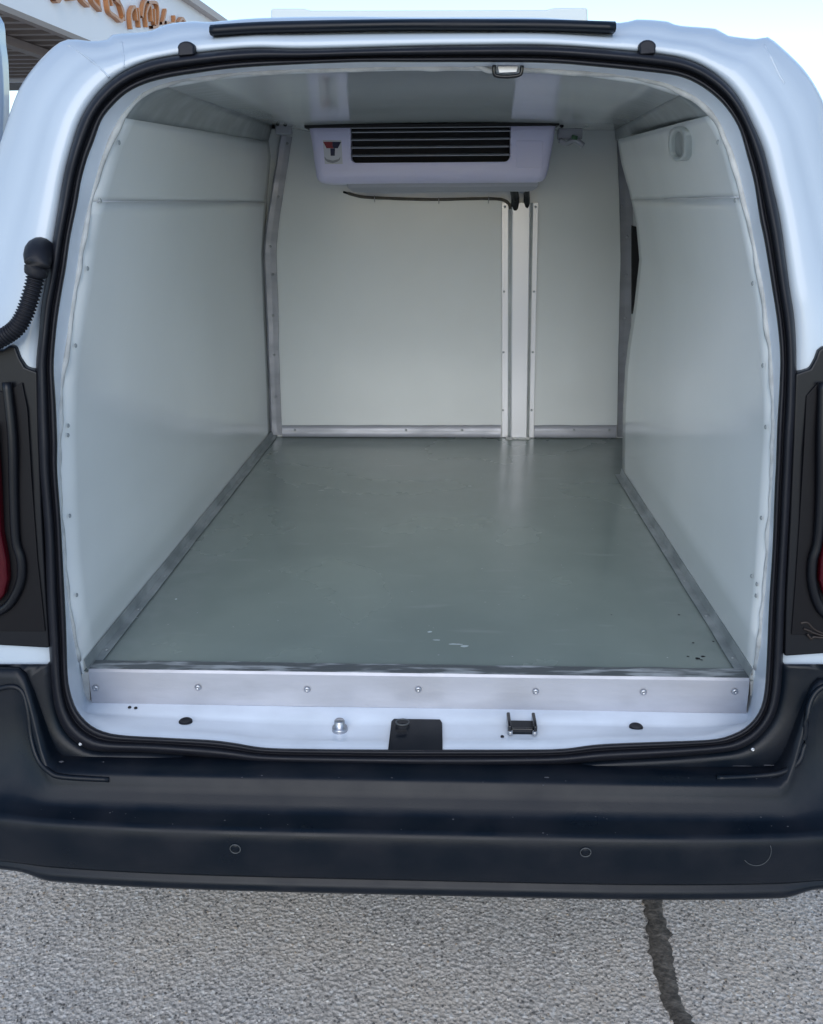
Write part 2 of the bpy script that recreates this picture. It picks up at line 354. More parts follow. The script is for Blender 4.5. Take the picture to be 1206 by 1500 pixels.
# body shell: rear face, rolled edge, sides and roof running forward
rows = []
for s, off in ((0, .004), (.03, .0), (.12, -.004), (.30, -.002), (.42, .002), (.46, .010), (.60, .016), (.78, .022), (.82, .032), (.93, .040), (.98, .055), (1.0, .075)):
    r = [on(*mixp(a, b, s), off=off) for a, b in zip(aO, aS)]
    rows.append(r)
last = rows[-1]
cz = Vector((0, 0, 1.15))
for dy, k in ((.05, 1.01), (.15, 1.02), (.5, 1.035), (1.5, 1.045), (2.9, 1.03), (3.3, .95), (3.45, .7)):
    rows.append([Vector((p.x*k, p.y+dy, cz.z+(p.z-cz.z)*(1+(k-1)*.5)-max(0., min(1., (.72-p.z)/.12))*.30*max(0, min(1, (dy-.3)/.2)))) for p in last])
V, F = grid(rows, True); F.append(tuple(range(len(V)-NA, len(V))))
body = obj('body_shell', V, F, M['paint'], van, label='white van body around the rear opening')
BODY_OFF = [(0, .004), (.03, .0), (.12, -.004), (.30, -.002), (.42, .002), (.46, .010), (.60, .016), (.78, .022), (.82, .032), (.93, .040), (.98, .055), (1.0, .075)]
def on_body(px, py, off=0):
    k = int(round((-math.pi/2-math.atan2(py-600, px-603)) % (2*math.pi)/(2*math.pi)*NA)) % NA
    a, b = aO[k], aS[k]; s_ = math.hypot(px-a[0], py-a[1])/max(1e-6, math.hypot(b[0]-a[0], b[1]-a[1]))
    return on(px, py, lerp_tab(BODY_OFF, min(1, s_))+off)
# black moulding round the lower corners of the weatherstrip
ks = [k for k in range(NA) if aO[k][1] > 900]
def mpt(k, s):
    x, y = mixp(aO[k], aS[k], s); return on_body(x, max(y, 973), -.007)
rows2 = [[mpt(k, s) for k in ks] for s in (0, .05, .12, .2, .3, .42, .55)]
rows2 = [[p+Vector((0, .03, 0)) for p in rows2[0]]]+rows2
V, F = grid(rows2); obj('corner_moulding', V, F, M['plastic'], van, label='black plastic moulding around the lower corners of the opening')
for side, pts in ((1, [(1103, 1098)]), (-1, [(118, 1090)])):
    for x, y in pts:
        p = on_body(x, y, -.012); me_ = RIV; rivet(p, (0, -1, .3), van, RIV, .7).name = 'trim_clip'
# seam lines pressed in the upper corners
for pts in ([(100, 66), (128, 84), (148, 101), (160, 113)], [(178, 62), (181, 78), (182, 98)], [(1120, 66), (1130, 85), (1142, 110), (1149, 122)]):
    tube('panel_seam', [on_body(p.x, p.y, .0006) for p in cr([(a, b, 0) for a, b in pts], 6)], .0016, M['paint'], van, 6)

# ---- interior lining
def zprofile(pts, Yf, off=0):
    P = [on(x, y, 0, Yf) for x, y in pts]; P.sort(key=lambda p: p.z); return P
def xat(P, z):
    return lerp_tab([(p.z, p.x) for p in P], z)
FL, BACK, FZ, CZ = .66, 1.65, .66, 1.641
constY = lambda Y: (lambda z: Y)
LF = zprofile([(121, 985), (117, 970), (110, 935), (102, 890), (96, 840), (90, 760), (87, 650), (89, 580), (95, 530), (101, 490), (108, 445), (115, 400), (122, 350), (133, 300), (146, 255), (160, 212), (180, 172)], YL)
LB = zprofile([(397, 640), (394, 560), (390, 460), (386, 370), (391, 287), (396, 230), (393, 207)], constY(BACK))
RF = zprofile([(1106, 990), (1113, 935), (1119, 880), (1125, 800), (1129, 730), (1134, 650), (1133, 600), (1130, 540), (1125, 490), (1119, 440), (1108, 380), (1097, 325), (1085, 275), (1073, 230), (1058, 193), (1042, 168)], YL)
RBY = 1.195
RB = zprofile([(913, 697), (914, 600), (917, 540), (921, 506), (931, 445), (938, 380), (933, 326), (923, 280), (912, 240), (906, 204)], constY(RBY))
def wall(name, Fp, Bp, yb, za, zbf, zbb, label, ny=26, nz=40, side=1):
    rows = []
    for i in range(nz+1):
        t = i/nz; zf = za+(zbf-za)*t; zb = za+(zbb-za)*t
        pf = Vector((xat(Fp, zf), YL(zf), zf)); pb = Vector((xat(Bp, zb), yb, zb))
        rows.append([pf.lerp(pb, j/ny)+Vector((.0016*noise.noise((j*.17, zf*4, side*3)), 0, 0)) for j in range(ny+1)])
    V, F = grid(rows); return obj(name, V, F, M['grp'], van, solid=.004, label=label)
SEAM = 1.435
wl = wall('side_panel', LF, LB, BACK, FZ-.005, SEAM, SEAM, 'lower left off-white wall panel of the load bay', side=1)
wlu = wall('side_panel', LF, LB, BACK, SEAM+.0003, LF[-1].z, LB[-1].z, 'upper left off-white wall panel of the load bay', nz=12, side=1)
wr = wall('side_panel', RF, RB, RBY, FZ-.005, SEAM, SEAM, 'lower right off-white wall panel, bulging at its far edge', side=2)
wru = wall('side_panel', RF, RB, RBY, SEAM+.0003, RF[-1].z, RB[-1].z, 'upper right off-white wall panel with the lamp', nz=12, side=2)
# thin bright joint strips at the seams
def xw(Fp, Bp, yb, z, t): return Vector((xat(Fp, z), YL(z), z)).lerp(Vector((xat(Bp, z), yb, z)), t)
for Fp, Bp, yb, sg, t1 in ((LF, LB, BACK, 1, .98), (RF, RB, RBY, -1, .55)):
    tube('joint_strip', [xw(Fp, Bp, yb, SEAM, t)+Vector((sg*.003, 0, 0)) for t in [0.01+(t1-.01)*k/12 for k in range(13)]], .0009, M['duct'], van, 6)

# coves (aluminium angle in the corners under the ceiling)
def strip(name, A, B, ma, n=20, label=None, solid=.002, nx=3):
    rows = [[a.lerp(b, k/nx) for k in range(nx+1)] for a, b in zip(A, B)]
    V, F = grid(rows); return obj(name, V, F, ma, van, solid=solid, label=label)
def line(a, b, n=20): return [a.lerp(b, k/n) for k in range(n+1)]
cfl, cfu = LF[-1].copy(), on(240, 124, 0, YL)
cbl, cbu = LB[-1].copy(), at(399, 183, BACK)
frontarc = [on(x, y, 0, YL) for x, y in ((180, 172), (192, 156), (205, 142), (222, 131), (240, 124))]
rows = [[f.lerp(cbl.lerp(cbu, i/4), j/20) for j in range(21)] for i, f in enumerate(frontarc)]
# first stretch of the cove is pulled back so that its mouth is an arch
V, F = grid(rows); obj('cove_trim', V, F, M['alud'], van, solid=.002, label='grey aluminium corner trim along the left side of the ceiling')
rfl, rfu = RF[-1].copy(), on(1000, 135, 0, YL)
rbl, rbu = at(903, 206, BACK), at(901, 190, BACK)
frontarc = [on(x, y, 0, YL) for x, y in ((1042, 168), (1032, 158), (1022, 149), (1011, 141), (1000, 135))]
rows = [[f.lerp(rbl.lerp(rbu, i/4), j/20) for j in range(21)] for i, f in enumerate(frontarc)]
V, F = grid(rows); obj('cove_trim', V, F, M['alud'], van, solid=.002, label='grey aluminium corner trim along the right side of the ceiling')
# ceiling
top = [on(x, y, 0, YL) for x, y in ((240, 124), (300, 112), (400, 104), (500, 101), (600, 99), (740, 100), (860, 106), (950, 118), (1000, 135))]
rows = []
for i, p in enumerate(top):
    t = i/(len(top)-1); b = cbu.lerp(rbu, t); b.z = CZ if 0 < i < len(top)-1 else b.z
    r = []
    for j in range(31):
        u = j/30; q = p.lerp(b, u)
        w_ = math.sin(math.pi*t)
        q.z += .020*w_*(1-(1-u)**6)*(1-u)+.0008*noise.noise((q.x*4, q.y*4, 0))
        r.append(q)
    rows.append(r)
V, F = grid(rows); obj('ceiling_panel', V, F, M['ceil'], van, solid=.003, label='glossy off-white ceiling panel of the load bay')

# back wall
bl, br = at(380, 700, BACK), at(935, 700, BACK)
V, F = grid([[Vector((x, BACK+.002, z)) for x in (-.68, -.4, 0, .4, .70)] for z in (.60, .9, 1.2, 1.5, 1.652)])
backwall = obj('bulkhead_panel', V, F, M['grp'], van, label='off-white bulkhead panel at the front end of the load bay')
# side wall stub and black plate painting the shade of the gap behind the right panel
V, F = grid([[(x, y, z) for y, x in ((RBY-.02, .66), (BACK, .66))] for z in (.62, 1.60)])
obj('door_panel', V, F, M['grp'], van, solid=.003, label='strip of side door lining beyond the right panel')
plate('gap_shade', [(926, 330), (945, 335), (948, 390), (945, 450), (926, 460)], 1.50, .01, M['dark'], van, 0, label='black plate painted in for the shade of the gap behind the bulging right panel')

# floor
fz = []
xl = lambda y: -.0
def fx(side, y):
    P, B, yb = (LF, LB, BACK) if side < 0 else (RF, RB, RBY)
    a, b = Vector((xat(P, FL), YL(FL))), Vector((xat(B, FL), yb)); t = (y-a.y)/(b.y-a.y); return a.x+(b.x-a.x)*t
ys = [YL(FL)-.001+k*(BACK-YL(FL))/30 for k in range(31)]
rows = [[Vector((fx(-1, y)+((.66 if y > RBY else fx(1, y))-fx(-1, y))*k/12, y, FL)) for k in range(13)] for y in ys]
V, F = grid(rows); floor = obj('load_floor', V, F, M['floor'], van, label='grey-green scuffed floor of the load bay')
for sd_ in (-1, 1):        # aluminium angles where floor meets walls
    ye = BACK if sd_ < 0 else RBY
    yy = [YL(FL)+(ye-YL(FL))*k/24 for k in range(25)]
    A = []; B = []; Cc = []
    for y in yy:
        x = fx(sd_, y); j = noise.noise((y*7, sd_, 0))*.0015
        A.append(Vector((x-sd_*.006, y, FL+.022))); B.append(Vector((x-sd_*.009, y, FL+.004))); Cc.append(Vector((x-sd_*(.024+j), y, FL+.0035)))
    rows = [A, B, Cc]
    V, F = grid(rows); fa = obj('floor_angle', V, F, M['alud'], van, solid=.0015, smooth=False, label='scuffed aluminium angle along the %s edge of the floor' % ('left' if sd_ < 0 else 'right'))
    for k in range(9):
        y = .06+k*.17
        if y < ye: rivet((fx(sd_, y)-sd_*.017, y, FL+.0055), (0, 0, 1), fa, RIVD, .8)
# front kick strip: vertical face + worn top flange
FY = YL(FL)-.004
a, b = at(130, 985, FY), at(1099, 991, FY); xa, xb = a.x, b.x
nx = 60; rows = [[], [], [], [], []]
zt, zb_ = FL+.004, .601
for k in range(nx+1):
    x = xa+(xb-xa)*k/nx; wv = .0015*noise.noise((x*5, 0, 2))
    rows[0].append((x, FY+.034+.0035*noise.noise((x*14, 4, 0)), zt+.0005)); rows[1].append((x, FY+.003, zt+.001)); rows[2].append((x, FY, zt-.003))
    rows[3].append((x, FY-.002+wv, (zt+zb_)/2)); rows[4].append((x, FY-.003+wv, zb_))
V, F = grid(rows[:2]); obj('floor_flange', [Vector(v)+Vector((0, 0, .0006)) for v in V], F, M['worn'], van, solid=.001, smooth=False, label='worn dark metal edge of the floor above the sill strip')
V, F = grid(rows[1:])
kick = obj('sill_strip', V, F, M['alu'], van, solid=.002, smooth=False, label='wide riveted aluminium strip along the front edge of the floor')
for x, y in ((140, 1008), (290, 1007), (450, 1010), (613, 1010), (785, 1013), (943, 1014), (1077, 1013)):
    rivet(at(x, y, FY-.0045), (0, -1, 0), kick, RIV, 1.15)
# corner blocks beside the strip
plate('corner_filler', [(119, 985), (130, 985), (133, 1034), (124, 1025)], FY+.006, .01, M['sealant'], van, .001)
plate('corner_filler', [(1099, 990), (1109, 988), (1106, 1030), (1100, 1034)], FY+.006, .01, M['sealant'], van, .001)
# worn scrape marks and small dark chips on the floor
bmc = bmesh.new()
def blob(bm, c, rx, ry, z, n=9):
    vs = [bm.verts.new((c.x+rx*math.cos(6.283*k/n)*random.uniform(.6, 1.1), c.y+ry*math.sin(6.283*k/n)*random.uniform(.5, 1.1), z)) for k in range(n)]
    bm.faces.new(vs)
for x, y, s in ((1022, 965, .006), (1030, 962, .005), (1008, 962, .003), (1016, 942, .003), (1045, 940, .003), (995, 901, .003), (896, 901, .002), (1028, 967, .003)):
    blob(bmc, atz(x, y, FL), s, s*.9, FL+.0006)
me = bpy.data.meshes.new('floor_chips'); bmc.to_mesh(me); bmc.free(); o = link('floor_chips', me, M['dark'], van, False, 'small dark chips near the right front of the floor'); o['kind'] = 'stuff'
bmc = bmesh.new()
for x, y, rx, ry in ((668, 944, .016, .003), (680, 947, .01, .004), (640, 938, .008, .002), (630, 926, .005, .004), (258, 878, .003, .004), (200, 905, .003, .002)):
    blob(bmc, atz(x, y, FL), rx, ry, FL+.0006, 12)
me = bpy.data.meshes.new('floor_scuffs'); bmc.to_mesh(me); bmc.free(); o = link('floor_scuffs', me, mat('pale_scuff', (.45, .52, .54), .5), van, False, 'pale scrape marks in the middle of the floor near the sill'); o['kind'] = 'stuff'

bmc = bmesh.new(); rs = random.Random(3)
for k in range(110):
    y = .0+1.5*rs.random()**1.5; x = rs.uniform(-.52, .46); blob(bmc, Vector((x, y, 0)), rs.choice((.0008, .0012, .002)), rs.choice((.0008, .0015)), FL+.0005, 6)
me = bpy.data.meshes.new('floor_specks'); bmc.to_mesh(me); bmc.free(); o = link('floor_specks', me, mat('speck', (.30, .33, .33), .6), van, False, 'fine pale specks of dirt on the floor'); o['kind'] = 'stuff'
# ---- trims on the bulkhead
Yt = BACK-.004
def ribbon(name, left, right, Y, ma, label=None, fold=.006):
    l_, r_ = cr([(x, y, 0) for x, y in left], 6), cr([(x, y, 0) for x, y in right], 6)
    rows = []
    for a, b in zip(l_, r_):
        A, B = at(a.x, a.y, Y), at(b.x, b.y, Y); j = Vector((noise.noise(A*14)*.0015, 0, 0))
        rows.append([A+Vector((0, -.014, 0))+j, A+Vector((.003, -.002, 0))+j, A.lerp(B, .5)+Vector((0, noise.noise(A*20)*.001, 0)), B+j, B+Vector((.0005, .004, 0))+j])
    V, F = grid(rows); return obj(name, V, F, ma, van, smooth=False, label=label)
tl = ribbon('corner_trim', [(412, 198), (402, 260), (388, 358), (390, 430), (394, 530), (398, 637)], [(428, 200), (418, 262), (405, 358), (407, 430), (409, 530), (413, 637)], Yt, M['alu'], 'bent aluminium trim in the left back corner')
for x, y in ((421, 210), (408, 288), (396, 361), (400, 402), (400, 462), (402, 520), (404, 581)): rivet(at(x, y, Yt-.003), (0, -1, 0), tl, RIVD)
tr = ribbon('corner_trim', [(902, 198), (905, 260), (908, 360), (907, 430), (905, 530), (903, 640)], [(922, 200), (926, 262), (928, 360), (926, 430), (922, 530), (916, 640)], Yt, M['alu'], 'aluminium trim in the right back corner')
for x, y in ((911, 302), (919, 347), (918, 403), (916, 466), (913, 520)): rivet(at(x, y, Yt-.003), (0, -1, 0), tr, RIV)
def bottom_trim(x0, x1, rv):
    rows = []
    for k in range(25):
        x = x0+(x1-x0)*k/24; tpt = at(x, 623+.0*k, Yt); j = noise.noise((x*.03, 0, 0))*.002
        rows.append([Vector((tpt.x, Yt+.003, tpt.z+j)), Vector((tpt.x, Yt, tpt.z+j-.001)), Vector((tpt.x, Yt-.002, (tpt.z+FL)/2)), Vector((tpt.x, Yt-.004, FL+.006)), Vector((tpt.x, Yt-.010, FL+.003))])
    V, F = grid(rows); o = obj('base_trim', V, F, M['alu'], van, label='aluminium trim along the foot of the bulkhead')
    for x in rv: rivet(at(x, 630, Yt-.005), (0, -1, 0), o, RIVD)
bottom_trim(413, 734, (432, 595, 677)); bottom_trim(783, 904, (841, 893))

# duct cover: raised channel with flanges
dl0, dl1 = at(735, 298, Yt), at(789, 298, Yt)
def xpx(px, py, Y=Yt): return at(px, py, Y).x
ztop, zbot = at(760, 297, Yt).z, FL+.002
sec = [(735, 0), (735.5, -.003), (744.5, -.003), (745.5, -.001), (748.5, -.001), (749.5, -.020), (751, -.022), (775, -.022), (776.5, -.020), (777.5, -.001), (780.5, -.001), (781.5, -.003), (788.5, -.003), (789, 0)]
rows = []
for px_, h in sec:
    a = at(px_, 297, Yt); bx_ = xpx(735.5+(px_-735)*.865, 641)
    rows.append([Vector((a.x+(bx_-a.x)*k/6, Yt+h, ztop+(zbot-ztop)*k/6)) for k in range(7)])
V, F = grid(rows); n0 = len(rows)
F.append(tuple(r*7 for r in range(n0)))
duct = obj('duct_cover', V, F, M['duct'], van, smooth=False, label='white vertical duct cover on the bulkhead')
for side, px_ in ((0, 740), (1, 785)):
    for y in (303, 427, 516, 601):
        x = px_-(y-300)*(.010 if side == 0 else .020); rivet(at(x, y, Yt-.005), (0, -1, 0), duct, RIVD, .9)
for c0, c1 in ((745, 748.6), (777.4, 781)):                                     # darker strips paint the shadow into the grooves
    A = at(c0, 298, Yt-.0025); B = at(c1, 298, Yt-.0025); b0 = xpx(735.5+(c0-735)*.865, 641); b1 = xpx(735.5+(c1-735)*.865, 641)
    V = [(A.x, Yt-.0018, ztop), (B.x, Yt-.0018, ztop), (b1, Yt-.0018, zbot), (b0, Yt-.0018, zbot)]
    obj('groove_shade', V, [(0, 1, 2, 3)], M['alud'], duct, False)
# sealant lump at the foot of the duct
lump = bmesh.new(); c = at(759, 643, Yt-.02)
for k in range(9):
    bmesh.ops.create_icosphere(lump, subdivisions=2, radius=.012, matrix=Matrix.Translation((c.x+(k-4)*.008, BACK-.022+random.uniform(-.004, .004), FL+.002)) @ Matrix.Diagonal((1, .8, .45, 1)))
me = bpy.data.meshes.new('foot_sealant'); lump.to_mesh(me); lump.free(); link('foot_sealant', me, M['sealant'], van)

# ---- cooling unit under the ceiling
AY = 1.30
zc = at(633, 182, AY).z
def ap(x, y, d=0): return at(x, y, AY)+Vector((0, d, 0))
secs = []   # horizontal sections from top to bottom : (y px, left px, right px, forward bulge, back depth)
spec_ = [(182, 450, 817, .0, .24), (186, 452, 815, -.004, .24), (205, 456, 812, -.008, .24), (228, 459, 808, -.010, .24), (248, 462, 804, -.012, .23), (256, 463, 802, -.012, .22), (262, 465, 800, -.008, .21), (266, 469, 796, .002, .20), (268, 476, 789, .02, .18)]
rows = []
for y, xl_, xr_, fb, bd in spec_:
    a = at(xl_, y, AY); b = at(xr_, y, AY); z = (a.z+b.z)/2; r = .022
    ring = []
    for cx, cy, a0 in ((a.x+r, AY+fb+r, 180), (b.x-r, AY+fb+r, 270)):
        for k in range(7):
            t = R(a0+90*k/6); ring.append(Vector((cx+r*math.cos(t), cy+r*math.sin(t), z)))
    ring += [Vector((b.x, AY+bd, z)), Vector((a.x, AY+bd, z))]
    rows.append(ring)
gx0, gx1 = at(514, 200, AY).x, at(748, 200, AY).x
gz0 = at(630, 238, AY).z
k = len(rows[0]); V, F = grid(rows, True)
# leave the front face open where the outlet grille sits: rebuild the front as a frame
F = [f for f in F if not (f[0] % k == 6 and f[1] % k == 7)]
F.append(tuple(range(len(V)-k, len(V))))
unit = obj('cooling_unit', V, F, M['unit'], van, label='pale lilac refrigeration unit with louvred outlet under the ceiling')
# front frame round the outlet
fr = []
def front_y(z):
    tab = sorted([(r[6].z, r[6].y) for r in rows]); return lerp_tab(tab, z)
zs = [r[6].z for r in rows]
# columns: left x(z) .. outlet left .. outlet right .. right x(z)
zlist = sorted(set([round(z, 5) for z in zs]+[round(gz0, 5)]), reverse=True)
def edge(z, idx): return lerp_tab(sorted([(r[idx].z, r[idx].x) for r in rows]), z)
V = []; F = []; cols = 14; rr = .016
def ins(z):                                                                   # rounded lower corners of the outlet
    d = z-gz0
    return 0 if d >= rr else rr-math.sqrt(max(0, rr*rr-(rr-d)**2))
zfine = sorted(set(zlist+[round(gz0+rr*t, 5) for t in (0.0, .04, .15, .3, .5, .75, 1.0)]), reverse=True)
for z in zfine:
    y = front_y(z); le, re = edge(z, 6), edge(z, 7)
    if z >= gz0-1e-6: L_, R__ = gx0+ins(z), gx1-ins(z)
    else: L_, R__ = gx0+rr, gx1-rr
    V += [(le, y, z), (L_, y, z), (R__, y, z), (re, y, z)]
for i in range(len(zfine)-1):
    a_ = i*4; F += [(a_, a_+1, a_+5, a_+4), (a_+2, a_+3, a_+7, a_+6)]
    if zfine[i] <= gz0+1e-6: F.append((a_+1, a_+2, a_+6, a_+5))
obj('front_cover', V, F, M['unit'], unit, label='front cover of the cooling unit')
# outlet reveal (rim) and dark cavity
rim = [Vector((gx0, front_y(z), z)) for z in (zs[0],)]
path = [(gx0, zs[0])]+[(gx0+ins(z), z) for z in reversed(sorted([gz0+rr*t for t in (1, .75, .5, .3, .15, .04, 0)]))]
path += [(gx1-(x-gx0), z) for x, z in reversed(path)]
rws = [[Vector((x, front_y(z)+d, z)) for x, z in path] for d in (-.004, -.004, .0, .035)]
for q, (x, z) in enumerate(path):                                             # raised lip around the outlet
    cx_ = (gx0+gx1)/2; ox = -.006 if x < cx_ else .006
    rws[0][q] = Vector((x+(ox if z > gz0+.002 or abs(x-cx_) > .2 else 0), front_y(z)+.0005, z-(.006 if z < gz0+rr*.9 else 0)))
V, F = grid(rws); obj('outlet_rim', V, F, M['unit'], unit)
V = [(gx0, AY+.032, zs[0]), (gx1, AY+.032, zs[0]), (gx1, AY+.032, gz0-.002), (gx0, AY+.032, gz0-.002)]
obj('outlet_cavity', V, [(0, 1, 2, 3)], M['dark'], unit, False)
for y in (187.5, 194, 205.5, 217, 229):
    z = at(630, y, AY).z; yy = front_y(z)
    i_ = ins(max(z, gz0))
    V = [(gx0+i_, yy+.002, z+.0016), (gx1-i_, yy+.002, z+.0016), (gx1-i_, yy+.018, z+.006), (gx0+i_, yy+.018, z+.006)]
    obj('slat', V, [(0, 1, 2, 3)], M['slat'], unit, False, solid=.0022)
# dark gasket between unit and ceiling
a, b = at(447, 180, AY), at(819, 180, AY)
box('gasket', ((a.x+b.x)/2, AY+.108, zc-.003), (b.x-a.x, .247, .008), M['dark'], unit, .001)
# lower drip pan
a, b = at(506, 268, AY+.03), at(792, 268, AY+.03); zz = at(630, 268, AY).z
V = []; 
for z, ins_ in ((zz+.004, 0), (zz-.010, .004), (zz-.022, .018)):
    V += [(a.x+ins_, AY+.045+ins_, z), (b.x-ins_, AY+.045+ins_, z), (b.x-ins_, AY+.19, z), (a.x+ins_, AY+.19, z)]
F = [(i*4+j, i*4+(j+1) % 4, (i+1)*4+(j+1) % 4, (i+1)*4+j) for i in range(2) for j in range(4)]+[(8, 9, 10, 11)]
obj('drip_pan', V, F, M['slat'], unit, False, bevel=.004)
# embossed blank plate on the right and sticker with emblem on the left
def fplate(name, px, d, th, ma, parent, bevel=.0008):
    f = []
    for x, y in px:
        p = at(x, y, AY); p = at(x, y, front_y(p.z)-d); f.append(p)
    return prism(name, f, [p+Vector((0, th, 0)) for p in f], ma, parent, bevel)
fplate('blank_panel', rrect(757, 206, 795, 247, 2, 2), .0015, .003, M['unit'], unit)
st = fplate('sticker', [(473, 205), (500, 205), (502, 240), (476, 240)], .001, .002, M['stick'], unit, 0)
def decal(px, ma): fplate('emblem', px, .0014, .0008, ma, unit, 0)
decal([(473.5, 207.5), (487, 207.5), (487, 213), (489, 217), (478.5, 217)], M['logo_red'])
decal([(487, 207.5), (500, 207.5), (495, 217), (487.2, 217)], M['logo_blue'])
decal([(484, 217.2), (491, 217.2), (490.5, 228), (484.5, 228)], M['logo_blue'])
decal([(475, 229), (479, 233), (487.5, 235), (496, 233), (499, 229), (498, 234), (494, 237), (487.5, 239), (480, 237), (476.5, 234)], M['logo_grey'])
# pipes between unit and duct
for x0, x1, r_ in ((752, 755, .013), (771, 772, .010)):
    tube('refrigerant_pipe', [at(x0, 262, AY+.2), at(x0, 274, AY+.22), at(x1, 288, BACK-.03), at(x1, 306, BACK-.015)], r_, M['gloss'], unit, 10)
tube('pipe_valve', [at(764, 266, AY+.16), at(765, 280, AY+.18)], .009, M['slat'], unit, 10)
# brown drain hose with clips on the bulkhead
hp = cr([at(x, y, BACK-.012) for x, y in ((510, 283), (530, 288), (560, 290), (600, 291.5), (645, 292), (690, 291), (722, 291), (738, 293), (746, 299), (748, 306))], 6)
hose = tube('drain_hose', hp, .0046, M['hose'], van, 10, label='brown drain hose clipped along the bulkhead', rf=lambda i: 1+.05*math.sin(i*1.3))
tube('hose_end', [at(x, y, BACK-.012) for x, y in ((503, 281), (508, 282.5), (516, 284.5))], .0035, M['dark'], hose, 8)
for x, y in ((549, 290), (643, 292.5), (716, 291.5)):
    c = at(x, y, BACK-.012); tube('hose_clip', [c+Vector((0, .012, .006)), c+Vector((0, -.006, .007)), c+Vector((0, -.0075, 0)), c+Vector((0, -.006, -.007)), c+Vector((0, .008, -.012))], .0014, M['steel'], hose, 6)
# fittings on both sides of the unit
for x, y in ((407, 181), (418, 182), (823, 184), (843, 180)):
    p = at(x, y, 1.36); rivet(Vector((p.x, 1.36, p.z)), (0, -1, -.3), van, lathe_mesh('screw_head', [(.005, 0), (.005, -.003), (.003, -.004)], 8, M['dark']) if x == 407 else bpy.data.meshes['screw_head'], 1.1).name = 'screw'
fb = box('mounting_bracket', at(835, 196, 1.42), (.07, .02, .03), M['alu'], van, .003, label='small metal bracket beside the cooling unit')
tube('bracket_pipe', cr([at(x, y, 1.40) for x, y in ((820, 205), (830, 210), (842, 205), (855, 213))], 4), .008, M['alu'], fb, 8)
tube('pipe_cap', [at(838, 200, 1.39), at(846, 202, 1.39)], .006, mat('green_cap', (.08, .18, .10), .4), fb, 8)
box('mounting_bracket', at(416, 190, 1.50), (.05, .015, .025), M['alu'], van, .003, label='small metal bracket left of the cooling unit')

# ---- rivets along the front edges of the lining
for x, y in ((137, 294), (158, 209), (115, 393), (101, 506), (95, 623), (97, 637), (100, 755), (108, 871)):
    p = on(x+2, y, .02, YL); n_ = Vector((1, -.1, 0)); xx = lerp_tab([(q.z, q.x) for q in LF], p.z)
    rivet(Vector((xx+.006, YL(p.z)+.018, p.z)), n_, wlu if y < 300 and y != 294 else wl, RIVD, .85)
for x, y in ((1086, 293), (1060, 208), (1108, 415), (1123, 535), (1128, 625), (1121, 758), (1104, 853), (1110, 855), (1111, 872)):
    p = on(x-2, y, .02, YL); xx = lerp_tab([(q.z, q.x) for q in RF], p.z)
    dy = .045 if x == 1104 else .018
    rivet(Vector((xx-.006, YL(p.z)+dy, p.z)), (-1, -.1, 0), wru if y < 260 else wr, RIVD, .85)
# oval lamp on the upper right panel
def on_right(px, py, off=.0):
    best = None
    for k in range(200):
        t = .02+.96*k/199
        d = ray(px, py); 
        # find point on ray whose x equals wall x
        Y = YL(1.5)+(RBY-YL(1.5))*t; p = at(px, py, Y); xwv = xw(RF, RB, RBY, min(max(p.z, .67), 1.57), (Y-YL(p.z))/(RBY-YL(p.z))).x
        e = abs(p.x-xwv)
        if best is None or e < best[0]: best = (e, p)
    return best[1]-Vector((off, 0, 0))
ring_o = rrect(987, 187, 1015, 236, 13, 6)
ring_c = [(x*.62+1001*.38, y*.76+212*.24) for x, y in ring_o]
lc = on_right(1001, 212); e1 = on_right(1012, 212)-lc; e2 = on_right(1001, 230)-lc
def lp(x, y, off): p = lc+e1*((x-1001)/11)+e2*((y-212)/18); return p-Vector((off, 0, 0))
rws = [[lp(x, y, .0) for x, y in ring_o], [lp(x, y, .009) for x, y in ring_o], [lp(x*.9+100.1, y*.92+212*.08, .012) for x, y in ring_o], [lp(x, y, .011) for x, y in ring_c], [lp(x, y, .003) for x, y in ring_c]]
V, F = grid(rws, True); lamp = obj('interior_lamp', V, F, M['lamp'], van, label='oblong lamp fixture on the upper right panel')
V = [lp(x, y, .004) for x, y in ring_c]; obj('lamp_lens', V, [tuple(range(len(V)))], M['alud'], lamp, False)

# ---- hardware on the sill
ZS = .598
from mathutils.bvhtree import BVHTree
_bv = BVHTree.FromPolygons([v.co.copy() for v in frame.data.vertices], [tuple(p.vertices) for p in frame.data.polygons])
def sill(px, py, dz=0):
    h = _bv.ray_cast(CAM, ray(px, py).normalized()); return (h[0] if h[0] is not None else atz(px, py, ZS))+Vector((0, 0, dz))
def cyl(name, p, axis, r, h, ma, parent, n=20, prof=None):
    prof = prof or [(r, 0), (r, h*.8), (r*.85, h)]
    ax = Vector(axis).normalized(); u = ax.orthogonal().normalized(); v = ax.cross(u)
    rws = [[Vector(p)+ax*hh+(u*math.cos(6.2832*k/n)+v*math.sin(6.2832*k/n))*rr_ for k in range(n)] for rr_, hh in prof]
    V, F = grid(rws, True); F.append(tuple(range(len(V)-n, len(V)))); return obj(name, V, F, ma, parent, bevel=0)
for x, y in ((272, 1058), (932, 1066)):
    c = sill(x, y, .002); cyl('drain_plug', c-Vector((0, 0, .004)), (0, 0, 1), .011, .006, M['seal'], van, 20, [(.0115, 0), (.0115, .004), (.010, .0058), (.007, .005)])
c = sill(498, 1070); bo = cyl('bump_stop_bolt', c-Vector((0, 0, .004)), (0, 0, 1), .012, .02, M['steel'], van, 24, [(.013, 0), (.013, .009), (.0125, .011), (.009, .011), (.009, .022), (.0075, .024)])
bo['label'] = 'small steel bolt standing on the sill'
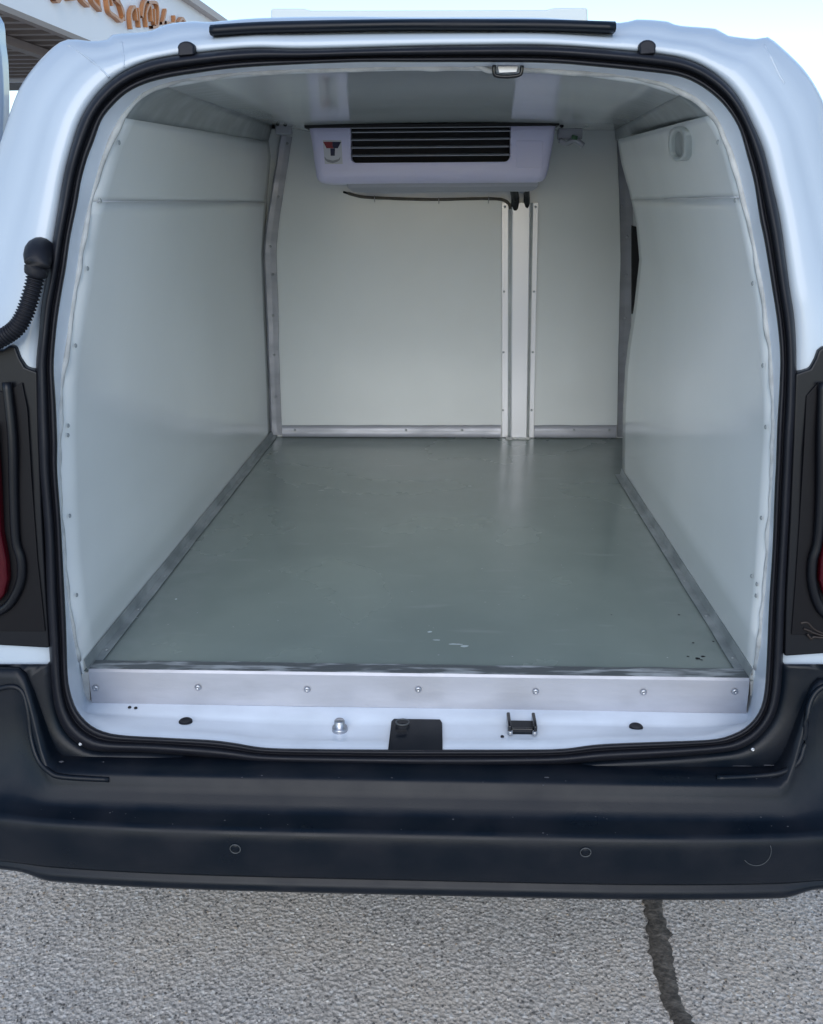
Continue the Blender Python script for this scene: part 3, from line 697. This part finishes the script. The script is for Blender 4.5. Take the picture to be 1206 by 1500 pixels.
# black cover plate with keyhole ring and slot, running down over the lip
pl = [sill(x, min(y, 1094), .005)+Vector((0, -.012 if y > 1095 else 0, -.003 if y > 1095 else 0)) for x, y in ((577, 1056), (645, 1057), (648, 1062), (648.5, 1090), (648.5, 1101), (569, 1101), (570, 1090), (573.5, 1060))]
lp_ = prism('latch_plate', pl, [p-Vector((0, 0, .012)) for p in pl], M['plastic'], van, .0015, 'black plastic latch plate in the middle of the sill')
c = sill(590, 1066, .0105); tube('latch_ring', [c+Vector((.011*math.cos(6.2832*k/16), .009*math.sin(6.2832*k/16), 0)) for k in range(17)], .0016, M['dring'], lp_, 6)
c = sill(588, 1078, .0105); box('latch_slot', c, (.018, .005, .001), M['dark'], lp_, 0)
# U-shaped black striker bracket
c = sill(764, 1068, .002)
sb = box('striker_bracket', c+Vector((0, 0, .001)), (.038, .034, .006), M['plastic'], van, .001, label='black U-shaped bracket on the sill right of the latch plate')
for sx in (-1, 1):
    box('bracket_arm', c+Vector((sx*.021, 0, .008)), (.006, .044, .018), M['gloss'], sb, .002)
    cyl('bracket_screw', c+Vector((sx*.020, -.021, .002)), (0, 0, 1), .0045, .006, M['steel'], sb, 10)
box('bracket_bar', c+Vector((0, -.014, .006)), (.036, .006, .006), M['gloss'], sb, .0015)
for x, y in ((190, 1037), (199, 1038), (736, 1080)):
    c = sill(x, y, .002); cyl('sill_hole', c-Vector((0, 0, .002)), (0, 0, 1), .003, .0025, M['dark'], van, 10)
# striker loop hanging from the top of the frame
U = [at(x, y, .035) for x, y in ((724, 94), (724, 106), (728, 111), (744, 112), (760, 110), (764, 105), (765, 94))]
so = tube('top_striker', cr(U, 3), .0028, M['gloss'], van, 8, label='black striker loop at the top of the opening')
prism('striker_socket', [at(x, y, .034) for x, y in ((729, 96), (760, 96), (757, 106), (731, 107))], [at(x, y, .05) for x, y in ((729, 96), (760, 96), (757, 106), (731, 107))], M['steel'], so, .001)
tube('striker_sealant', cr([at(x, y, .045) for x, y in ((696, 95), (706, 99), (715, 103), (722, 103))], 4), .004, M['sealant'], so, 8)

# ---- things on the outside of the rear face
TY = .085
u_ = [(308, 36), (380, 31.5), (480, 29), (589, 27.5), (700, 27.5), (800, 28), (902, 31)]; d_ = [(308, 51), (380, 46.5), (480, 44), (589, 42), (700, 42.5), (800, 43), (902, 46)]
A = cr([on(x, y, -.004) for x, y in u_], 6); B = cr([on(x, y, -.006) for x, y in d_], 6)
rws = [[p+Vector((0, .03, .0)) for p in A], A, [a.lerp(b, .3)+Vector((0, -.006, 0)) for a, b in zip(A, B)], [a.lerp(b, .75)+Vector((0, -.006, 0)) for a, b in zip(A, B)], B, [p+Vector((0, .03, 0)) for p in B]]
V, F = grid(rws); k = len(A); F += [tuple(i*k for i in range(6)), tuple(i*k+k-1 for i in range(6))]
obj('roof_trim', V, F, M['plastic'], van, label='long black trim strip above the rear opening')
for cx_, cy_, dx in ((272, 70, 0), (949.5, 68, 0)):
    pts = [(cx_+12.5*math.cos(R(a)), cy_-1-9.5*math.sin(R(a))) for a in range(-20, 201, 20)]+[(cx_-12, cy_+12), (cx_+12, cy_+10)]
    f = [on(x, y, -.016) for x, y in pts]; b = [p+Vector((0, .03, 0)) for p in f]
    prism('rubber_buffer', f, b, M['seal'], van, .003, 'round black rubber buffer above the opening')
# condenser unit on the roof
prism('roof_unit', [at(x, y, .75) for x, y in ((395, 92), (397, 12), (445, 12), (456, 15), (600, 14.5), (800, 14), (812, 11), (861, 11), (863, 92))], [at(x, y, .75)+Vector((0, .7, 0)) for x, y in ((395, 92), (397, 12), (445, 12), (456, 15), (600, 14.5), (800, 14), (812, 11), (861, 11), (863, 92))], M['roofunit'], van, .004, 'pale grey-green condenser unit on the roof')

# cable conduit into the left door
p0 = [(56, 372), (54, 392), (50, 415), (43, 440), (35, 462), (24, 480), (8, 492), (-12, 502), (-40, 510)]
cp = cr([on(x, y, -.035 if i > 0 else -.02) for i, (x, y) in enumerate(p0)], 26)
cond = tube('cable_conduit', cp, .0115, M['seal'], van, 14, label='ribbed black cable conduit from the left pillar to the open door', rf=lambda i: 1+.14*math.sin(i*1.15))
bt = [on(x, y, o_) for x, y, o_ in ((62, 366, .0), (56, 373, -.022), (55, 385, -.036), (53, 398, -.037), (52, 404, -.036))]
tube('conduit_boot', cr(bt, 4), .0175, M['seal'], cond, 16, rf=lambda i: (1.05, 1.12, 1.15, 1.15, 1.12, 1.1, 1.08, 1.05, 1, .98, .95, .93, .92, .9, .88, .8, .74)[min(i, 16)])

# tail lights low on the pillars
def tail(side):
    if side < 0:
        base = [(-95, 508), (4, 512), (14, 505), (22, 508), (28, 524), (36, 538), (54, 545), (56, 640), (60, 740), (66, 860), (72, 950), (-110, 940)]
        deep = [(-80, 560), (8, 575), (32, 560), (40, 600), (46, 700), (55, 820), (62, 885), (66, 925), (-90, 925)]
        ridge = [(10, 560), (18, 640), (20, 720), (23, 790), (31, 820), (31, 848), (22, 872), (8, 890), (-20, 905)]
        lens = [(-80, 610), (-10, 620), (-4, 700), (0, 780), (8, 822), (10, 850), (5, 872), (-5, 886), (-90, 890)]
    else:
        base = [(1166, 548), (1188, 540), (1196, 525), (1200, 514), (1206, 509), (1216, 506), (1300, 505), (1325, 950), (1150, 962), (1152, 880), (1158, 760), (1163, 640)]
        deep = [(1182, 580), (1200, 560), (1290, 560), (1310, 930), (1160, 930), (1166, 850), (1172, 760), (1178, 660)]
        ridge = [(1206, 560), (1204, 640), (1203, 720), (1199, 790), (1191, 820), (1190, 850), (1197, 880), (1210, 900), (1240, 915)]
        lens = [(1300, 610), (1222, 620), (1216, 700), (1212, 780), (1204, 822), (1202, 850), (1208, 872), (1220, 886), (1320, 890)]
    nm = 'left' if side < 0 else 'right'
    f = [on(x, y, -.012) for x, y in base]
    h = prism('tail_light', f, [p+Vector((0, .06, 0)) for p in f], M['lampblk'], van, .003, 'black tail light housing low on the %s pillar' % nm)
    f = [on(x, y, -.0145) for x, y in deep]; prism('light_housing', f, [p+Vector((0, .002, 0)) for p in f], M['deep'], h, .0008)
    tube('light_gasket', cr([on(x, y, -.018) for x, y in ridge], 5), .007, M['lampblk'], h, 10)
    f = [on(x, y, -.030) for x, y in lens]; prism('red_lens', f, [p+Vector((0, .02, 0)) for p in f], M['red'], h, .006)
    return h
tail(-1); hr = tail(1)
for k in range(4):
    pts = [(1168+k*5, 905+k*8), (1180+k*3, 900+k*12), (1192, 915+k*6), (1206, 925+k*3), (1222, 930)]
    tube('wire', cr([on(x, y, -.012-.002*k) for x, y in pts], 5), .0018, M['wire'], hr, 6)
for k in range(3):
    pts = [(-6, 905+k*9), (10, 908+k*6), (24, 903+k*9), (40, 912+k*5)]
    tube('wire', cr([on(x, y, -.010) for x, y in pts], 5), .0013, M['wire'], van.children[-1] if False else hr, 6)

# ---- rear bumper
def smooth(a, b, x): t = max(0, min(1, (x-a)/(b-a))); return t*t*(3-2*t)
def bump_profile(x):
    ax = abs(x+.015); t = smooth(.565, .625, ax); pl_ = .024*(ax/.68)**4; u = smooth(.50, .72, ax)
    A_ = [(-.120, .560, -.110, .700), (-.140, .588, -.134, .736), (-.172, .589, -.141, .735), (-.196, .586, -.147, .722), (-.203, .581, -.152, .700), (-.206, .569, -.160, .665),
          (-.214, .560, -.178, .620), (-.222, .552, -.204, .578), (-.228, .545, -.222, .553), (-.236, .5415, -.236, .545), (-.258, .5395, -.258, .541), (-.266, .5375, -.266, .5385), (-.270, .532, -.270, .533), (-.2725, .515, -.2725, .516),
          (-.273, .495, -.273, .497), (-.271, .472, -.271, .474), (-.268, .4655, -.268, .468), (-.262, .4635, -.262, .466), (-.262, .4600, -.262, .463), (-.270, .4580, -.268, .461), (-.271, .444, -.266, .452), (-.268, .438, -.262, .446), (-.25, .434, -.24, .442), (-.15, .42, -.10, .43)]
    out = []
    for y0, z0, y1, z1 in A_:
        y = y0+(y1-y0)*t; z = z0+(z1-z0)*t
        sag = -.013*smooth(.50, .47, z0) if False else (-.013 if z0 < .48 else (-.005 if z0 < .50 else 0))
        out.append(Vector((x, y+pl_*smooth(.19, .24, -y0), z+sag)))
    return out
xs = [round(-.88+.01*k, 3) for k in range(177)]
rows = [bump_profile(x) for x in xs]
# wrap the ends round the body sides
for q in range(1, 12):
    a = R(7.5*q); 
    for side, lst in ((1, 'end'), (-1, 'start')):
        src = bump_profile(side*.88); row = []
        for p in src:
            r_ = .20-.0*(p.y); c0 = Vector((side*.80, 0, 0)); pass
            row.append(Vector((side*(.88+.08*math.sin(a)), p.y+.35*(1-math.cos(a))+.20*math.sin(a)**2, p.z)))
        rows = rows+[row] if side > 0 else [row]+rows
V, F = grid(rows); bumper = obj('rear_bumper', V, F, M['plastic'], van, label='black plastic rear bumper under the load bay')
def on_bump(px, py, off=0):
    lo = None
    for k in range(400):
        Y = -.30+k*.0006; p = at(px, py, Y)
        pr = bump_profile(p.x)[11:17]; yy = lerp_tab(sorted([(q.z, q.y) for q in pr]), p.z)
        if lo is None or abs(p.y-yy) < lo[0]: lo = (abs(p.y-yy), p)
    return lo[1]+Vector((0, -off, 0))
for x, y in ((345, 1243), (858, 1248)):
    c = on_bump(x, y, .0008)
    s_ = cyl('parking_sensor', c+Vector((0, .003, 0)), (0, -1, 0), .0065, .004, M['plastic'], bumper)
    tube('sensor_ring', [c+Vector((.0078*math.cos(6.2832*k/20), -.0004, .0078*math.sin(6.2832*k/20))) for k in range(21)], .0009, M['dring'], bumper, 6)
# towing eye cover: faint round lid line on the right
tube('tow_cover_line', [on_bump(1108+22*math.cos(R(a)), 1246+22*math.sin(R(a)), .0004) for a in range(-20, 150, 10)], .0006, M['dring'], bumper, 5)
# moulded ridges in the corners, left and right
for pts, side in (([(-30, 1020), (10, 1006), (32, 1012), (41, 1040), (46, 1080), (56, 1112), (72, 1130), (92, 1138), (160, 1142)], -1), ([(1236, 1000), (1206, 1006), (1190, 1022), (1182, 1050), (1178, 1090), (1170, 1116), (1150, 1130), (1120, 1136), (1050, 1140)], 1)):
    def on_top(px, py):
        lo = None
        for k in range(500):
            Y = -.26+k*.0007; p = at(px, py, Y); pr = bump_profile(p.x)[1:10]
            e = min((Vector((q.y, q.z))-Vector((p.y, p.z))).length for q in [a.lerp(b, t) for a, b in zip(pr, pr[1:]) for t in (0, .25, .5, .75)])
            if lo is None or e < lo[0]: lo = (e, p)
        return lo[1]
    tube('moulded_ridge', cr([on_top(x, y) for x, y in pts], 5), .0045, M['plastic'], bumper, 10)
for x, y, s in ((1103, 1098, .0028), (801, 1141, .004), (119, 1089, .003), (845, 1195, .002), (90, 1119, .003)):
    pass
# pale scratches and dirt specks on the bumper's top
bmc = bmesh.new()
for x, y, rx, ry in ((1085, 1124, .018, .0012), (1128, 1123, .012, .0015), (801, 1141, .004, .002), (90, 1118, .004, .003), (1104, 1098, .003, .003), (118, 1089, .004, .002)):
    lo = None
    for k in range(500):
        Y = -.26+k*.0007; p = at(x, y, Y); pr = bump_profile(p.x)[1:10]
        e = min((Vector((q.y, q.z))-Vector((p.y, p.z))).length for q in [a.lerp(b, t) for a, b in zip(pr, pr[1:]) for t in (0, .25, .5, .75)])
        if lo is None or e < lo[0]: lo = (e, p)
    p = lo[1]; blob(bmc, p, rx, ry, p.z+.0025, 10)
rs = random.Random(5)
for k in range(45):
    xx_ = rs.uniform(-.75, .75); pr = bump_profile(xx_); q = rs.choice((2, 3, 8, 9, 9, 10)); p = pr[q].lerp(pr[q+1], rs.random()); s__ = rs.choice((.0006, .0009, .0014)); blob(bmc, p, s__*1.4, s__, p.z+.0008, 6)
me = bpy.data.meshes.new('bumper_scuffs'); bmc.to_mesh(me); bmc.free(); o = link('bumper_scuffs', me, mat('bumper_scuff', (.12, .12, .13), .5), bumper, False); o['kind'] = 'stuff'

# ---- open rear doors folded out flat beside the body
def door(side):
    if side < 0: out = [(-4, 62), (0, 100), (1, 180), (-6, 300), (-18, 420), (-28, 600), (-30, 1000), (-420, 1000), (-440, 500), (-430, 300), (-380, 60), (-300, 10), (-60, -2), (-12, 20)]; Y = .17
    else: out = [(1262, 62), (1268, 100), (1300, 300), (1340, 500), (1350, 1000), (1700, 1000), (1720, 400), (1650, 60), (1580, 10), (1300, 0)]; Y = .17
    c = cr([at(x, y, Y) for x, y in out], 4, True)
    ins2 = [p+Vector((0, -.018, 0)) for p in c]; ctr = sum(c, Vector())/len(c)
    rws = [[p+Vector((0, .03, 0)) for p in c], c, [p.lerp(ctr, .02)+Vector((0, -.012, 0)) for p in c], [p.lerp(ctr, .12)+Vector((0, -.014, 0)) for p in c], [p.lerp(ctr, .16)+Vector((0, .004, 0)) for p in c]]
    V, F = grid(rws, True); k = len(c); F += [tuple(range(k)), tuple(range(len(V)-k, len(V)))]
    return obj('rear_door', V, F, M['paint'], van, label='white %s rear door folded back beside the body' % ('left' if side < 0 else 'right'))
door(-1); door(1)
# ---- wheels and dark underbody
for sx in (-1, 1):
    ty = bpy.data.meshes.new('tyre'); sides = 40
    pr = [(.20, -.09), (.30, -.10), (.325, -.08), (.33, 0), (.325, .08), (.30, .10), (.20, .09)]
    rws = [[Vector((sx*.68+h, .95+r_*math.cos(6.2832*k/sides), .33+r_*math.sin(6.2832*k/sides))) for k in range(sides)] for r_, h in pr]
    V, F = grid(rws, True); wh = obj('wheel', V, F, M['tyre'], van)
    rws = [[Vector((sx*(.68+h), .95+r_*math.cos(6.2832*k/sides), .33+r_*math.sin(6.2832*k/sides))) for k in range(sides)] for r_, h in ((.20, .09), (.19, .06), (.10, .05), (.04, .07))]
    V, F = grid(rws, True); F.append(tuple(range(len(V)-sides, len(V)))); obj('rim', V, F, M['steel'], wh)
box('underbody', (0, 1.6, .42), (1.1, 3.2, .10), M['dark'], van, .02)

# ------------------------------------------------------------------ canopy beyond the van, upper left
HC = 4.6
A0, A1 = atz(0, 5, HC), atz(131, 59, HC)
dirc = (A1-A0).normalized(); dirc.z = 0; nrm = Vector((dirc.y, -dirc.x, 0))       # nrm points to the right of the fascia
can = bpy.data.objects.new('canopy', None); C.objects.link(can); can.location = (0, 0, 0)
can['label'] = 'flat canopy building with white fascia, gold lettering and slatted underside behind the van'; can['category'] = 'canopy'
start, end = A0-dirc*7, None
def fpt(px, py, off=0):                                                        # photo point on the fascia plane
    d = ray(px, py); t = (A0+nrm*off-CAM).dot(nrm)/d.dot(nrm); return CAM+d*t
E1 = fpt(343, 32); T0 = fpt(262, 0); FH = (T0.z+E1.z)/2-HC
Lf = (E1-A0).dot(dirc)
def P3(s, o, z): q = A0+dirc*s+nrm*o; return Vector((q.x, q.y, z))
def cbox(name, s0, s1, o0, o1, z0, z1, ma, bevel=0):
    V = [P3(s, o, z) for s in (s0, s1) for o in (o0, o1) for z in (z0, z1)]
    F = [(0, 1, 3, 2), (4, 6, 7, 5), (0, 4, 5, 1), (2, 3, 7, 6), (0, 2, 6, 4), (1, 5, 7, 3)]
    return obj(name, V, F, ma, can, smooth=False)
cbox('fascia', -8, Lf, -.12, 0, HC, HC+FH-.18, M['fascia'])
cbox('cornice', -8, Lf+.15, -.2, .22, HC+FH-.18, HC+FH, mat('cornice_tan', (.50, .44, .40), .6))
cbox('lower_edge', -8, Lf, -.14, .02, HC-.10, HC-.003, M['beam'])
# far end: the underside stops where the photo shows the sky below it
far = atz(20, 116, HC); sf = (far-A0).dot(dirc)
cbox('roof_deck', -8, Lf, -14, -.13, HC+.45, HC+.6, M['deck'])
cbox('end_fascia', sf+.1, sf+.25, -14, -.13, HC-.05, HC+.45, M['fascia'])
yfar = far.y
for k in range(34):                                                             # slats run parallel to the van's axle
    y = yfar-.1-k*.62
    xr = A0.x+dirc.x/dirc.y*(y-A0.y)-.16
    V = []
    for x in (xr-13, xr):
        for dy, z in ((-.10, HC+.02), (.10, HC+.02), (.10, HC+.26), (-.10, HC+.26)): V.append((x, y+dy, z))
    obj('roof_slat', V, [(0, 1, 2, 3), (7, 6, 5, 4), (0, 4, 5, 1), (1, 5, 6, 2), (2, 6, 7, 3), (3, 7, 4, 0)], M['beam'], can, False)
cbox('main_beam', -8, sf, -1.6, -1.35, HC-.16, HC+.0, M['beam']); cbox('main_beam', -8, sf, -7.6, -7.3, HC-.16, HC+.0, M['beam'])
for s_, o_ in ((2.0, -1.5), (sf-2.0, -7.5), (-5, -7.5)):
    cbox('column', s_-.18, s_+.18, o_-.18, o_+.18, 0, HC-.16, M['fascia'])
# gold script lettering (only its lower half is inside the frame)
S = 3.015
strokes = [[(345, -30), (358, 0), (385, 25)], [(395, -30), (405, 5), (440, 45)], [(425, -20), (432, 10), (437, 45)], [(465, -30), (470, 5), (478, 50), (505, 72), (530, 92), (541, 62), (528, 22), (500, -5)], [(490, 25), (485, 0), (480, -20)],
           [(515, -10), (530, 35), (545, 90)], [(575, 128), (571, 60), (590, 30), (600, 90)], [(605, 35), (612, 120)], [(622, 75), (630, 20), (640, 0)], [(645, 120), (640, 60), (658, 20), (668, 95)], [(650, 10), (690, 18), (692, 108), (668, 120)],
           [(677, 40), (680, 110)], [(708, 102), (716, 96), (728, 42)], [(728, 98), (765, 102), (766, 68)], [(785, 102), (800, 80), (815, 100)], [(235, -5), (250, 5), (262, -15)], [(290, -25), (300, -5), (330, -10)]]
for st_ in strokes:
    pts = cr([fpt(x/S, y/S, .06) for x, y in st_], 5); rws = [[], [], [], []]
    for i, p in enumerate(pts):
        t = (pts[min(i+1, len(pts)-1)]-pts[max(0, i-1)]).normalized(); n2 = t.cross(nrm).normalized()*.032
        rws[0].append(p+n2-nrm*.06); rws[1].append(p+n2+nrm*.05); rws[2].append(p-n2+nrm*.05); rws[3].append(p-n2-nrm*.05)
    rws.append(list(rws[0])); V, F = grid(rws); obj('letter', V, F, M['gold'], can, False)
